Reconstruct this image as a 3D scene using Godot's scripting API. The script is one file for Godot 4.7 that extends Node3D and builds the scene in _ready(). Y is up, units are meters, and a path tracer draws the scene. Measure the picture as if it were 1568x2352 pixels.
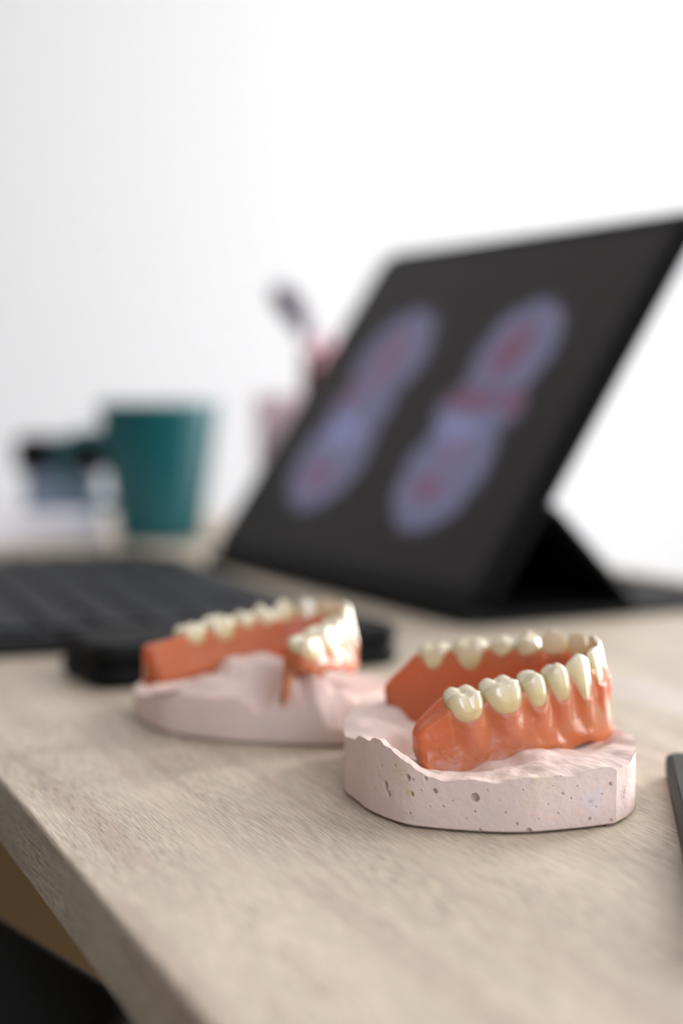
extends Node3D
# Two plaster casts with dentures on a laminate desk; keyboard, tablet, mug behind.
# Plan coordinates in the builders are millimetres: x to the right, h above the desk top, d away from the viewer's side.

const MM := 0.001
const DESK_H := 0.74
const UX := -0.3775          # desk front edge direction (x, depth)
const UD := 0.926
const EDGE_N := 82.4         # the desk's front edge, measured along its depth direction
const DESK_N := 526.0        # the desk's rear edge
const WALL_N := 3000.0       # the window wall beyond it
var yaw_desk := atan2(0.926, -0.3775)
var M := {}
var taken := {}

func P(x: float, h: float, d: float) -> Vector3:
	return Vector3(x * MM, DESK_H + h * MM, -d * MM)

func D(u: float, y: float, n: float) -> Vector3:   # millimetres along the desk, metres up from the floor, millimetres towards the wall
	return Vector3((UX * u + UD * n) * MM, y, -(UD * u - UX * n) * MM)

# ------------------------------------------------------------------ naming helpers
func numbered(n: String) -> String:
	if not taken.has(n):
		taken[n] = 0
		return n
	taken[n] += 1
	return "%s_%03d" % [n, taken[n]]

func tag(o: Node, label: String, category: String, group := "", kind := "") -> Node:
	if label: o.set_meta("label", label)
	if category: o.set_meta("category", category)
	if group: o.set_meta("group", group)
	if kind: o.set_meta("kind", kind)
	return o

func base(called: String, at: Vector3, turn := 0.0) -> Node3D:
	var o := Node3D.new()
	o.name = numbered(called)
	add_child(o)
	o.position = at
	o.rotation.y = turn
	return o

func part(called: String, mesh: Mesh, mat: Material, parent: Node = null, at := Vector3.ZERO, turn := Vector3.ZERO) -> MeshInstance3D:
	var o := MeshInstance3D.new()
	o.name = numbered(called) if parent == null else called
	o.mesh = mesh
	o.material_override = null
	for k in mesh.get_surface_count():
		o.set_surface_override_material(k, mat)
	(self if parent == null else parent).add_child(o, true)
	o.position = at
	o.rotation = turn
	return o

func structure(o: Node) -> Node:
	o.set_meta("kind", "structure")
	return o

# ------------------------------------------------------------------ mesh helpers (millimetres in, metres out)
func finish(v: PackedVector3Array, idx: PackedInt32Array, col := PackedColorArray(), uv := PackedVector2Array(), closed := true, uv2 := PackedVector2Array()) -> ArrayMesh:
	if closed:
		var vol := 0.0
		for k in range(0, idx.size(), 3):
			vol += v[idx[k]].dot(v[idx[k + 1]].cross(v[idx[k + 2]]))
		if vol > 0.0:   # front faces run clockwise
			for k in range(0, idx.size(), 3):
				var a := idx[k]
				idx[k] = idx[k + 1]
				idx[k + 1] = a
	var nrm := PackedVector3Array()
	nrm.resize(v.size())
	for k in range(0, idx.size(), 3):
		var a := v[idx[k]]
		var fn := (v[idx[k + 2]] - a).cross(v[idx[k + 1]] - a)
		nrm[idx[k]] += fn
		nrm[idx[k + 1]] += fn
		nrm[idx[k + 2]] += fn
	var w := PackedVector3Array()
	w.resize(v.size())
	for k in v.size():
		w[k] = v[k] * MM
		nrm[k] = nrm[k].normalized() if nrm[k].length_squared() > 0.0 else Vector3.UP
	var arr := []
	arr.resize(Mesh.ARRAY_MAX)
	arr[Mesh.ARRAY_VERTEX] = w
	arr[Mesh.ARRAY_NORMAL] = nrm
	if col.size(): arr[Mesh.ARRAY_COLOR] = col
	if uv.size(): arr[Mesh.ARRAY_TEX_UV] = uv
	if uv2.size(): arr[Mesh.ARRAY_TEX_UV2] = uv2
	arr[Mesh.ARRAY_INDEX] = idx
	var m := ArrayMesh.new()
	m.add_surface_from_arrays(Mesh.PRIMITIVE_TRIANGLES, arr)
	return m

# rings of equal length joined to a skin; every ring closed; first and last capped by a fan
func loft(rings: Array, cap := true, crease := []) -> ArrayMesh:
	var v := PackedVector3Array()
	var idx := PackedInt32Array()
	var n: int = rings[0].size()
	for r in rings.size() - 1:
		# shared rings are smooth; rings listed in crease are doubled
		pass
	var start := []
	for r in rings.size():
		start.append(v.size())
		v.append_array(rings[r])
		if r in crease:
			v.append_array(rings[r])
	for r in rings.size() - 1:
		var a: int = start[r] + (n if r in crease else 0)
		var b: int = start[r + 1]
		for i in n:
			var j := (i + 1) % n
			idx.append_array([a + i, b + i, b + j, a + i, b + j, a + j])
	if cap:
		for e in [0, rings.size() - 1]:
			var c := Vector3.ZERO
			var s := v.size()
			for p in rings[e]:
				c += p
			v.append_array(rings[e])
			v.append(c / n)
			for i in n:
				var j := (i + 1) % n
				if e == 0:
					idx.append_array([s + i, s + j, s + n])
				else:
					idx.append_array([s + j, s + i, s + n])
	return finish(v, idx)

func rounded_rect(w: float, l: float, r: float, seg := 6) -> PackedVector2Array:
	var out := PackedVector2Array()
	for q in 4:
		var c := Vector2((w / 2 - r) * [1, -1, -1, 1][q], (l / 2 - r) * [1, 1, -1, -1][q])
		for k in seg + 1:
			var a := (q + float(k) / seg) * PI / 2
			out.append(c + Vector2(cos(a), sin(a)) * r)
	return out

# a flat plate with rounded corners in plan and rounded edges; lies on y = 0
func plate(w: float, l: float, t: float, r: float, edge: float, seg := 6, es := 3) -> ArrayMesh:
	var rings := []
	for k in es + 1:
		var a := PI / 2 * k / es
		rings.append(ring(w, l, r, edge * (1 - sin(a)), edge * (1 - cos(a)), seg))
	for k in es + 1:
		var a := PI / 2 * k / es
		rings.append(ring(w, l, r, edge * (1 - cos(a)), t - edge * (1 - sin(a)), seg))
	return loft(rings)

func ring(w: float, l: float, r: float, inset: float, y: float, seg := 6) -> PackedVector3Array:
	var out := PackedVector3Array()
	for p in rounded_rect(w - 2 * inset, l - 2 * inset, maxf(r - inset, 0.05), seg):
		out.append(Vector3(p.x, y, p.y))
	return out

func lathe(profile: Array, seg := 64) -> ArrayMesh:   # [radius, y] pairs, from the axis and back to it
	var rings := []
	for p in profile:
		var q := PackedVector3Array()
		for k in seg:
			var a := TAU * k / seg
			q.append(Vector3(cos(a) * p[0], p[1], sin(a) * p[0]))
		rings.append(q)
	return loft(rings, true)

func tube(path: Array, radii: Array, seg := 12, flat := 1.0) -> ArrayMesh:
	var rings := []
	var side := Vector3.ZERO
	for k in path.size():
		var t: Vector3 = (path[mini(k + 1, path.size() - 1)] - path[maxi(k - 1, 0)]).normalized()
		if side == Vector3.ZERO:
			side = t.cross(Vector3(0.3, 1, 0.1)).normalized()
		side = (side - t * side.dot(t)).normalized()
		var up := side.cross(t)
		var q := PackedVector3Array()
		for i in seg:
			var a := TAU * i / seg
			q.append(path[k] + (side * cos(a) * flat + up * sin(a)) * radii[k])
		rings.append(q)
	return loft(rings, true)

func box_into(v: PackedVector3Array, idx: PackedInt32Array, a: Vector3, b: Vector3) -> void:
	for ax in 3:
		for sgn in [0, 1]:
			var s := v.size()
			var u := (ax + 1) % 3
			var w := (ax + 2) % 3
			for c in [[0, 0], [1, 0], [1, 1], [0, 1]]:
				var p := Vector3()
				p[ax] = b[ax] if sgn else a[ax]
				p[u] = b[u] if c[0] else a[u]
				p[w] = b[w] if c[1] else a[w]
				v.append(p)
			if sgn:
				idx.append_array([s, s + 2, s + 1, s, s + 3, s + 2])
			else:
				idx.append_array([s, s + 1, s + 2, s, s + 2, s + 3])

func boxes(list: Array) -> ArrayMesh:   # list of [from, to] in millimetres
	var v := PackedVector3Array()
	var idx := PackedInt32Array()
	for q in list:
		box_into(v, idx, q[0], q[1])
	return finish(v, idx, PackedColorArray(), PackedVector2Array(), false)

func spline(pts: Array, per: int, closed: bool) -> Array:
	var out := []
	var n := pts.size()
	for k in (n if closed else n - 1):
		var a = pts[posmod(k - 1, n)] if closed or k > 0 else pts[0]
		var b = pts[k]
		var c = pts[(k + 1) % n]
		var d = pts[(k + 2) % n] if closed or k + 2 < n else pts[n - 1]
		for i in per:
			var t := float(i) / per
			out.append(b * 1.0 + ((c - a) * 0.5) * t + ((a * 2.0 - b * 5.0 + c * 4.0 - d) * 0.5) * t * t + ((b * 3.0 - a - c * 3.0 + d) * 0.5) * t * t * t)
	if not closed: out.append(pts[n - 1])
	return out

# ------------------------------------------------------------------ materials
func std(color: Color, rough := 0.6, spec := 0.5) -> StandardMaterial3D:
	var m := StandardMaterial3D.new()
	m.albedo_color = color
	m.roughness = rough
	m.metallic_specular = spec
	return m

func noise(freq: float, kind := FastNoiseLite.TYPE_SIMPLEX_SMOOTH, oct := 3, s := 1) -> FastNoiseLite:
	var n := FastNoiseLite.new()
	n.noise_type = kind
	n.frequency = freq
	n.fractal_octaves = oct
	n.seed = s
	return n

func grain_height(size := 512, freq := 0.08, s := 3) -> ImageTexture:
	var im := noise(freq, FastNoiseLite.TYPE_SIMPLEX_SMOOTH, 4, s).get_seamless_image(size, size)
	im.convert(Image.FORMAT_L8)
	return ImageTexture.create_from_image(im)

func wood_textures() -> Array:
	# u (x of the picture) runs along the grain
	var W := 2048
	var Hh := 2048
	var st := noise(0.022, FastNoiseLite.TYPE_SIMPLEX_SMOOTH, 4, 11).get_seamless_image(110, 1024)
	st.resize(W, Hh, Image.INTERPOLATE_CUBIC)
	var fine := noise(0.19, FastNoiseLite.TYPE_SIMPLEX_SMOOTH, 2, 5).get_seamless_image(200, 2048)
	fine.resize(W, Hh, Image.INTERPOLATE_CUBIC)
	var pore := noise(0.22, FastNoiseLite.TYPE_SIMPLEX_SMOOTH, 2, 8).get_seamless_image(300, 2048)
	pore.resize(W, Hh, Image.INTERPOLATE_CUBIC)
	var wide := noise(0.012, FastNoiseLite.TYPE_SIMPLEX_SMOOTH, 3, 21).get_seamless_image(256, 512)
	wide.resize(W, Hh, Image.INTERPOLATE_CUBIC)
	var where := noise(0.03, FastNoiseLite.TYPE_SIMPLEX_SMOOTH, 2, 31).get_seamless_image(128, 256)
	where.resize(W, Hh, Image.INTERPOLATE_CUBIC)
	for im in [st, fine, pore, wide, where]:
		im.convert(Image.FORMAT_L8)
	var a := st.get_data()
	var b := fine.get_data()
	var c := pore.get_data()
	var d := wide.get_data()
	var e := where.get_data()
	var rgb := PackedByteArray()
	rgb.resize(W * Hh * 3)
	var hgt := PackedByteArray()
	hgt.resize(W * Hh)
	var k3 := 0
	for k in W * Hh:
		var s := a[k] * 0.00392
		var f := b[k] * 0.00392
		var w := d[k] * 0.00392
		var t := 0.45 * s + 0.55 * w
		var dark := clampf((c[k] * 0.00392 - 0.60) * 6.0, 0.0, 1.0) * clampf((e[k] * 0.00392 - 0.25) * 2.2, 0.25, 1.0)
		var q := 0.895 + 0.18 * t + 0.30 * (f - 0.5) - 0.30 * dark
		var streak := smoothstep(0.54, 0.80, s) * (0.55 + 0.9 * f)
		rgb[k3] = int(clampf(204.0 * q * (1.0 - 0.075 * streak), 0, 255))
		rgb[k3 + 1] = int(clampf(190.0 * q * (1.0 - 0.10 * streak), 0, 255))
		rgb[k3 + 2] = int(clampf(170.0 * q * (1.0 - 0.088 * streak), 0, 255))
		k3 += 3
		hgt[k] = int(clampf(150.0 + 50.0 * (f - 0.5) - 130.0 * dark, 0, 255))
	var i1 := Image.create_from_data(W, Hh, false, Image.FORMAT_RGB8, rgb)
	var i2 := Image.create_from_data(W, Hh, false, Image.FORMAT_L8, hgt)
	return [ImageTexture.create_from_image(i1), ImageTexture.create_from_image(i2)]

func pale_streak_texture() -> ImageTexture:   # a faint pale streak drawn out along the grain; one texel is about 1.8 mm
	var im := Image.create(1024, 256, false, Image.FORMAT_RGBA8)
	var n1 := noise(0.08, FastNoiseLite.TYPE_SIMPLEX_SMOOTH, 3, 61)
	for y in 256:
		for x in 1024:
			var u := -520.0 + x * 1850.0 / 1024.0
			var n := EDGE_N + y * (DESK_N - EDGE_N) / 256.0
			var q := Vector2((u - 512.0) / 90.0, (n - 316.0 + 0.05 * (u - 512.0)) / 17.0).length()
			var a := clampf((1.0 - q) * 1.1 + 0.5 * n1.get_noise_2d(u * 0.5, n * 2.0), 0.0, 0.30) if q < 1.3 else 0.0
			im.set_pixel(x, y, Color8(226, 220, 224, int(a * 255)))
	return ImageTexture.create_from_image(im)

func make_materials() -> void:
	var g := grain_height(512, 0.09, 3)
	var wt := wood_textures()
	var wood := std(Color(1, 1, 1), 0.5, 0.4)
	wood.albedo_texture = wt[0]
	wood.heightmap_enabled = true
	wood.heightmap_texture = wt[1]
	wood.heightmap_scale = 0.016
	wood.detail_enabled = true
	wood.detail_uv_layer = BaseMaterial3D.DETAIL_UV_2
	wood.detail_blend_mode = BaseMaterial3D.BLEND_MODE_MIX
	wood.detail_albedo = pale_streak_texture()
	M.wood = wood
	M.wall = std(Color8(236, 237, 239), 0.9, 0.2)
	M.floor = std(Color8(58, 42, 20), 0.9, 0.2)
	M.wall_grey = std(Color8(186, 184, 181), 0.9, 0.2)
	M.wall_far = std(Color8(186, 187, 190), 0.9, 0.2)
	M.white_paint = std(Color8(238, 238, 236), 0.45)
	# dental stone: soft pink, matt, finely pitted
	var stone := std(Color(1, 1, 1), 0.85, 0.25)
	stone.vertex_color_use_as_albedo = true
	stone.uv1_triplanar = true
	stone.uv1_scale = Vector3.ONE * 70.0
	stone.heightmap_enabled = true
	stone.heightmap_texture = g
	stone.heightmap_scale = 0.005
	M.stone = stone
	# denture acrylic
	var gum := std(Color(1, 1, 1), 0.27, 0.5)
	gum.vertex_color_use_as_albedo = true
	gum.subsurf_scatter_enabled = true
	gum.subsurf_scatter_strength = 0.42
	gum.backlight_enabled = true
	gum.backlight = Color(0.5, 0.42, 0.38)
	gum.uv1_triplanar = true
	gum.uv1_scale = Vector3.ONE * 60.0
	gum.heightmap_enabled = true
	gum.heightmap_texture = grain_height(256, 0.03, 9)
	gum.heightmap_scale = 0.010
	M.gum = gum
	var tooth := std(Color(1, 1, 1), 0.08, 0.55)
	tooth.vertex_color_use_as_albedo = true
	tooth.clearcoat_enabled = true
	tooth.clearcoat = 1.0
	tooth.clearcoat_roughness = 0.03
	tooth.subsurf_scatter_enabled = true
	tooth.subsurf_scatter_strength = 0.06
	M.tooth = tooth
	M.black_matte = std(Color8(20, 21, 23), 0.6, 0.4)
	M.case_black = std(Color8(9, 9, 10), 0.75, 0.2)
	M.black_soft = std(Color8(9, 10, 11), 0.65, 0.3)
	M.case_grey = std(Color8(30, 29, 30), 0.75, 0.25)
	M.key = std(Color8(27, 30, 35), 0.6, 0.35)
	M.glass_black = std(Color8(7, 7, 8), 0.35, 0.25)
	M.mug = std(Color8(0, 86, 93), 0.3)
	M.mug_in = std(Color8(12, 96, 100), 0.25)
	M.paper = std(Color8(232, 230, 236), 0.85, 0.2)
	M.box_blue = std(Color8(120, 134, 152), 0.5)
	M.leather = std(Color8(9, 12, 13), 0.7, 0.3)
	M.metal = std(Color8(150, 150, 152), 0.3)
	M.metal.metallic = 1.0
	M.notebook = std(Color8(48, 50, 48), 0.62, 0.4)
	M.pen_pink = std(Color8(214, 150, 170), 0.35)
	M.pen_violet = std(Color8(58, 40, 72), 0.45)
	M.pen_red = std(Color8(104, 12, 46), 0.4)
	M.cup_pink = std(Color8(250, 234, 241), 0.4)
	M.cup_pink.backlight_enabled = true
	M.cup_pink.backlight = Color(0.8, 0.75, 0.77)
	var glass := std(Color(0.96, 0.98, 1.0, 0.06), 0.02)
	glass.transparency = BaseMaterial3D.TRANSPARENCY_ALPHA
	M.pane = glass

# ------------------------------------------------------------------ light and view
func set_view_and_light() -> void:
	var cam := Camera3D.new()
	cam.name = "camera"
	var at := CameraAttributesPhysical.new()
	at.frustum_focal_length = 38.78      # with the 24 mm tall frame: 34.4 degrees upright
	at.exposure_aperture = 2.95
	at.frustum_focus_distance = 0.409
	at.frustum_near = 0.02
	at.frustum_far = 60.0
	cam.attributes = at
	add_child(cam)
	cam.fov = 34.39
	cam.position = Vector3(0, DESK_H + 0.108, 0)
	cam.rotation.x = -deg_to_rad(4.349)
	cam.current = true
	var env := Environment.new()
	env.background_mode = Environment.BG_SKY
	var sky := ProceduralSkyMaterial.new()
	sky.sky_top_color = Color8(150, 180, 220)
	sky.sky_horizon_color = Color8(225, 232, 240)
	sky.ground_bottom_color = Color8(120, 118, 112)
	sky.ground_horizon_color = Color8(190, 190, 188)
	sky.sky_energy_multiplier = 2.0
	env.sky = Sky.new()
	env.sky.sky_material = sky
	env.tonemap_mode = Environment.TONE_MAPPER_LINEAR
	env.tonemap_exposure = 1.15
	env.sdfgi_enabled = true
	env.ssao_enabled = true
	env.ssil_enabled = true
	var we := WorldEnvironment.new()
	we.name = "world_environment"
	we.environment = env
	add_child(we)
	# daylight through the two windows on the right of the room and a smaller one behind the viewer
	area("window_light", D(-600, 1.235, WALL_N - 15), D(-600, 1.235, 0), 0.6, 2.1, 5.5, Color8(255, 252, 248))
	area("window_light", D(1600, 1.235, WALL_N - 15), D(1600, 1.235, 0), 0.9, 2.1, 14.0, Color8(255, 252, 248))
	area("window_light", D(-1985, 1.55, 150), D(0, 1.55, 150), 1.1, 1.2, 0.6, Color8(252, 252, 255))

func area(called: String, at: Vector3, to: Vector3, w: float, h: float, energy: float, color: Color) -> void:
	var l := AreaLight3D.new()
	l.name = called
	l.area_size = Vector2(w, h)
	l.area_normalize_energy = true
	l.light_energy = energy
	l.light_color = color
	l.shadow_enabled = true
	l.area_range = 12.0
	l.area_attenuation = 2.0
	add_child(l)
	l.look_at_from_position(at, to, Vector3.UP)

# ------------------------------------------------------------------ the room
func box_at(called: String, list: Array, mat: Material) -> MeshInstance3D:   # boxes as [u0, y0, n0, u1, y1, n1], millimetres in the desk's axes, y from the floor
	var q := []
	for b in list:
		q.append([Vector3(b[0], b[1], b[2]), Vector3(b[3], b[4], b[5])])
	var o := part(called, boxes(q), mat)
	o.rotation.y = yaw_desk
	return o

func room() -> void:
	var u0 := -2000.0
	var u1 := 3300.0
	var n0 := -3200.0
	var T := 120.0
	structure(box_at("floor", [[u0 - T, -100, n0 - T, u1 + T, 0, WALL_N + T]], M.floor))
	structure(box_at("ceiling", [[u0 - T, 2600, n0 - T, u1 + T, 2700, WALL_N + T]], M.wall))
	# window wall on the right, out of view: two openings
	structure(box_at("wall_right", [[u0 - T, 0, WALL_N, u1 + T, 120, WALL_N + T], [u0 - T, 2350, WALL_N, u1 + T, 2600, WALL_N + T], [u0 - T, 120, WALL_N, -950, 2350, WALL_N + T], [-250, 120, WALL_N, 1100, 2350, WALL_N + T], [2100, 120, WALL_N, u1 + T, 2350, WALL_N + T]], M.wall))
	structure(box_at("wall_near", [[u0 - T, 0, n0 - T, u0, 900, WALL_N], [u0 - T, 2200, n0 - T, u0, 2600, WALL_N], [u0 - T, 900, n0 - T, u0, 2200, -450], [u0 - T, 900, 750, u0, 2200, WALL_N]], M.wall))
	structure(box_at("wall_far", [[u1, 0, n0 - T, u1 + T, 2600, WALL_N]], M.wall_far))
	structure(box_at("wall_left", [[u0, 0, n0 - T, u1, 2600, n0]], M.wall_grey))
	window_in("window_1", -950, -250, 120, 2350, WALL_N + 40, WALL_N - 40, WALL_N + 45)
	window_in("window_3", -450, 750, 900, 2200, u0 - 80, u0 - 45, u0 + 60, true)
	window_in("window_2", 1100, 2100, 120, 2350, WALL_N + 40, WALL_N - 40, WALL_N + 45)

func window_in(called: String, a: float, b: float, y0: float, y1: float, c0: float, s0: float, s1: float, across := false) -> void:
	var o := Node3D.new()
	o.name = called
	add_child(o)
	o.rotation.y = yaw_desk
	structure(o)
	var bar := func(p0: float, h0: float, p1: float, h1: float, d0: float, d1: float) -> Array:
		return [Vector3(d0, h0, p0), Vector3(d1, h1, p1)] if across else [Vector3(p0, h0, d0), Vector3(p1, h1, d1)]
	var f := []
	for q in [[a, y0, b, y0 + 50], [a, y1 - 50, b, y1], [a, y0 + 50, a + 50, y1 - 50], [b - 50, y0 + 50, b, y1 - 50], [(a + b) / 2 - 30, y0 + 50, (a + b) / 2 + 30, y1 - 50]]:
		f.append(bar.call(q[0], q[1], q[2], q[3], c0, c0 + 50))
	part("window_frame", boxes(f), M.white_paint, o)
	for k in 2:
		var p := a + 50 if k == 0 else (a + b) / 2 + 30
		var q := (a + b) / 2 - 30 if k == 0 else b - 50
		part("pane", boxes([bar.call(p, y0 + 50, q, y1 - 50, c0 + 22, c0 + 26)]), M.pane, o)
	part("window_sill", boxes([bar.call(a - 20, y0 - 18, b + 20, y0, s0, s1)]), M.white_paint, o)

# ------------------------------------------------------------------ the desk
func desk() -> void:
	var o := base("desk", Vector3.ZERO, yaw_desk)
	tag(o, "long pale oak laminate desk with a square front edge", "desk")
	var L0 := -520.0
	var L1 := 1330.0
	var n0 := EDGE_N
	var n1 := DESK_N
	var top := DESK_H * 1000.0
	# board: profile with a small rounded front edge, drawn along the grain; texture laid once per 900 x 250 mm
	var prof := []
	for k in 5:
		var a := PI / 2 * k / 4
		prof.append(Vector2(n0 + 1.2 * (1 - sin(a)), top - 1.2 * (1 - cos(a))))
	prof.append(Vector2(n0, top - 17.6))
	prof.append(Vector2(n0 + 0.4, top - 18))
	prof.append(Vector2(n1, top - 18))
	prof.append(Vector2(n1, top))
	var v := PackedVector3Array()
	var idx := PackedInt32Array()
	var uv := PackedVector2Array()
	var run := 0.0
	var m := prof.size()
	var run0 := []
	for k in m:
		run0.append(run)
		run += (prof[(k + 1) % m] - prof[k]).length()
	for k in m:
		var p: Vector2 = prof[k]
		var q: Vector2 = prof[(k + 1) % m]
		var s := v.size()
		var l := (q - p).length()
		for e in [[L0, p, run0[k]], [L1, p, run0[k]], [L1, q, run0[k] + l], [L0, q, run0[k] + l]]:
			v.append(Vector3(e[0], e[1].y, e[1].x))
			uv.append(Vector2(e[0] / 620.0, e[2] / 260.0 + 0.13))
		idx.append_array([s, s + 1, s + 2, s, s + 2, s + 3])
	for e in [L0, L1]:
		var s := v.size()
		for p in prof:
			v.append(Vector3(e, p.y, p.x))
			uv.append(Vector2(p.x / 620.0, p.y / 260.0))
		for k in range(1, m - 1):
			idx.append_array([s, s + k, s + k + 1] if e == L1 else [s, s + k + 1, s + k])
	var uv2 := PackedVector2Array()
	for q in v:
		uv2.append(Vector2((q.x - L0) / (L1 - L0), (q.z - n0) / (n1 - n0)) if q.y > top - 1.0 else Vector2(0.01, 0.01))
	part("desk_top", finish(v, idx, PackedColorArray(), uv, true, uv2), M.wood, o)
	# steel legs against the wall side and under the board
	for q in [[L0 + 60, n0 + 40], [L0 + 60, n1 - 60], [L1 - 60, n0 + 40], [L1 - 60, n1 - 60]]:
		part("leg", plate(40, 40, top - 18, 3, 1), M.white_paint, o, Vector3(q[0], 0, q[1]) * MM)
	part("rail", boxes([[Vector3(L0 + 40, top - 58, n1 - 75), Vector3(L1 - 40, top - 18.2, n1 - 45)]]), M.white_paint, o)

# ------------------------------------------------------------------ plaster casts
# outline: plan points (x, d); ctrl: (x, d, height) marks that the top surface passes through; pits: [x, d, height, radius]
func cast_mesh(outline: Array, ctrl: Array, pits: Array, stains: Array, centre: Vector2, count: int, rings: int, rows: int, s: int) -> ArrayMesh:
	var pts := []
	for p in outline:
		pts.append(Vector2(p[0], p[1]))
	var dense := spline(pts, 16, true)
	# even steps along the outline
	var cum := [0.0]
	for k in dense.size():
		cum.append(cum[k] + (dense[(k + 1) % dense.size()] - dense[k]).length() * (3.4 if dense[k].y < -24.0 and dense[k].x > -36.0 else 1.0))
	var rim := []
	var at := 0
	for k in count:
		var want: float = cum[-1] * k / count
		while cum[at + 1] < want:
			at += 1
		var f: float = (want - cum[at]) / maxf(cum[at + 1] - cum[at], 1e-6)
		rim.append(dense[at].lerp(dense[(at + 1) % dense.size()], f))
	var big := noise(0.06, FastNoiseLite.TYPE_SIMPLEX_SMOOTH, 3, s)
	var small := noise(0.35, FastNoiseLite.TYPE_SIMPLEX_SMOOTH, 3, s + 1)
	var tint := noise(0.09, FastNoiseLite.TYPE_SIMPLEX_SMOOTH, 3, s + 2)
	var speck := noise(0.9, FastNoiseLite.TYPE_SIMPLEX_SMOOTH, 2, s + 3)
	var top := func(p: Vector2) -> float:
		var sw := 0.0
		var sh := 0.0
		for c in ctrl:
			var dx: float = p.x - c[0]
			var dy: float = p.y - c[1]
			var q := dx * dx + dy * dy + 3.5
			var w := 1.0 / (q * q)
			sw += w
			sh += w * c[2]
		return sh / sw + 0.45 * big.get_noise_2d(p.x * 1.6, p.y * 1.6) + 0.11 * small.get_noise_2d(p.x, p.y)
	var v := PackedVector3Array()
	var col := PackedColorArray()
	var idx := PackedInt32Array()
	var shade := func(q: Vector3) -> Color:
		var c := Color(0.775, 0.600, 0.542)
		var t := tint.get_noise_3d(q.x, q.y * 1.4, q.z)
		c = c.lerp(Color(0.80, 0.60, 0.545), clampf(t * 0.9, 0, 0.5)).lerp(Color(0.72, 0.59, 0.565), clampf(-t * 0.9, 0, 0.5))
		for w in stains:
			var r: float = q.distance_to(Vector3(w[0], w[2], w[1])) / w[3]
			if r < 1.0:
				var e := speck.get_noise_3d(q.x * w[5], q.y * w[5], q.z * w[5])
				c = c.lerp(w[4], clampf((1.0 - r) * 1.4, 0, 1) * clampf((e + 0.1) * 3.0, 0, 1) * w[6])
		return c
	# top surface
	var hr := []
	for k in count:
		hr.append(top.call(rim[k]))
	for r in rings + 1:
		var f := 1.0 - pow(float(r) / rings, 0.8)
		for k in count:
			var p: Vector2 = centre.lerp(rim[k], f)
			var h: float = hr[k] if r == 0 else top.call(p)
			if r == 0: h -= 0.25
			elif r == 1: h -= 0.03
			if r == rings: p = centre
			var q := Vector3(p.x, h, p.y)
			v.append(q)
			col.append(shade.call(q))
	for r in rings:
		for k in count:
			var j := (k + 1) % count
			idx.append_array([r * count + k, r * count + j, (r + 1) * count + j, r * count + k, (r + 1) * count + j, (r + 1) * count + k])
	# walls, from the rim down to the bevelled foot, then the underside
	var w0 := v.size()
	for r in rows + 3:
		for k in count:
			var p: Vector2 = rim[k]
			var tn: Vector2 = (rim[(k + 1) % count] - rim[posmod(k - 1, count)]).normalized()
			var nn := Vector2(tn.y, -tn.x)
			if nn.dot(p - centre) < 0: nn = -nn
			var f := float(mini(r, rows)) / rows
			var h: float = lerpf(hr[k] - 0.25, 0.9, f)
			var o := 0.12 * small.get_noise_3d(p.x * 0.8, h * 0.8, p.y * 0.8) + 0.25 * big.get_noise_3d(p.x, h * 0.3, p.y)
			if r == rows + 1:
				o -= 0.8
				h = 0.42
			elif r == rows + 2:
				o -= 2.6
				h = 0.0
			elif r > 0:
				for c in pits:
					var dx: float = p.x - c[0]
					if absf(dx) > c[3] * 2.0: continue
					var dz: float = p.y - c[1]
					var dh: float = h - c[2]
					var q: float = sqrt(dx * dx + dz * dz + dh * dh) / c[3]
					if q < 1.25:
						o -= c[3] * 1.9 * (1.0 - smoothstep(0.70, 1.08, q))
			p += nn * o
			var q3 := Vector3(p.x, h, p.y)
			v.append(q3)
			col.append(shade.call(q3))
	for r in rows + 2:
		for k in count:
			var j := (k + 1) % count
			var a := w0 + r * count
			var b := a + count
			idx.append_array([a + k, b + k, b + j, a + k, b + j, a + j])
	var last := w0 + (rows + 2) * count
	v.append(Vector3(centre.x, 0, centre.y))
	col.append(Color(0.775, 0.62, 0.575))
	for k in count:
		idx.append_array([last + k, v.size() - 1, last + (k + 1) % count])
	# winding per patch (top and walls are wound alike here): mirror depth to -z
	for k in v.size():
		v[k] = Vector3(v[k].x, v[k].y, -v[k].z)
	# orient every triangle away from the middle of the cast's body by patch
	return finish(v, idx, col)

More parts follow.
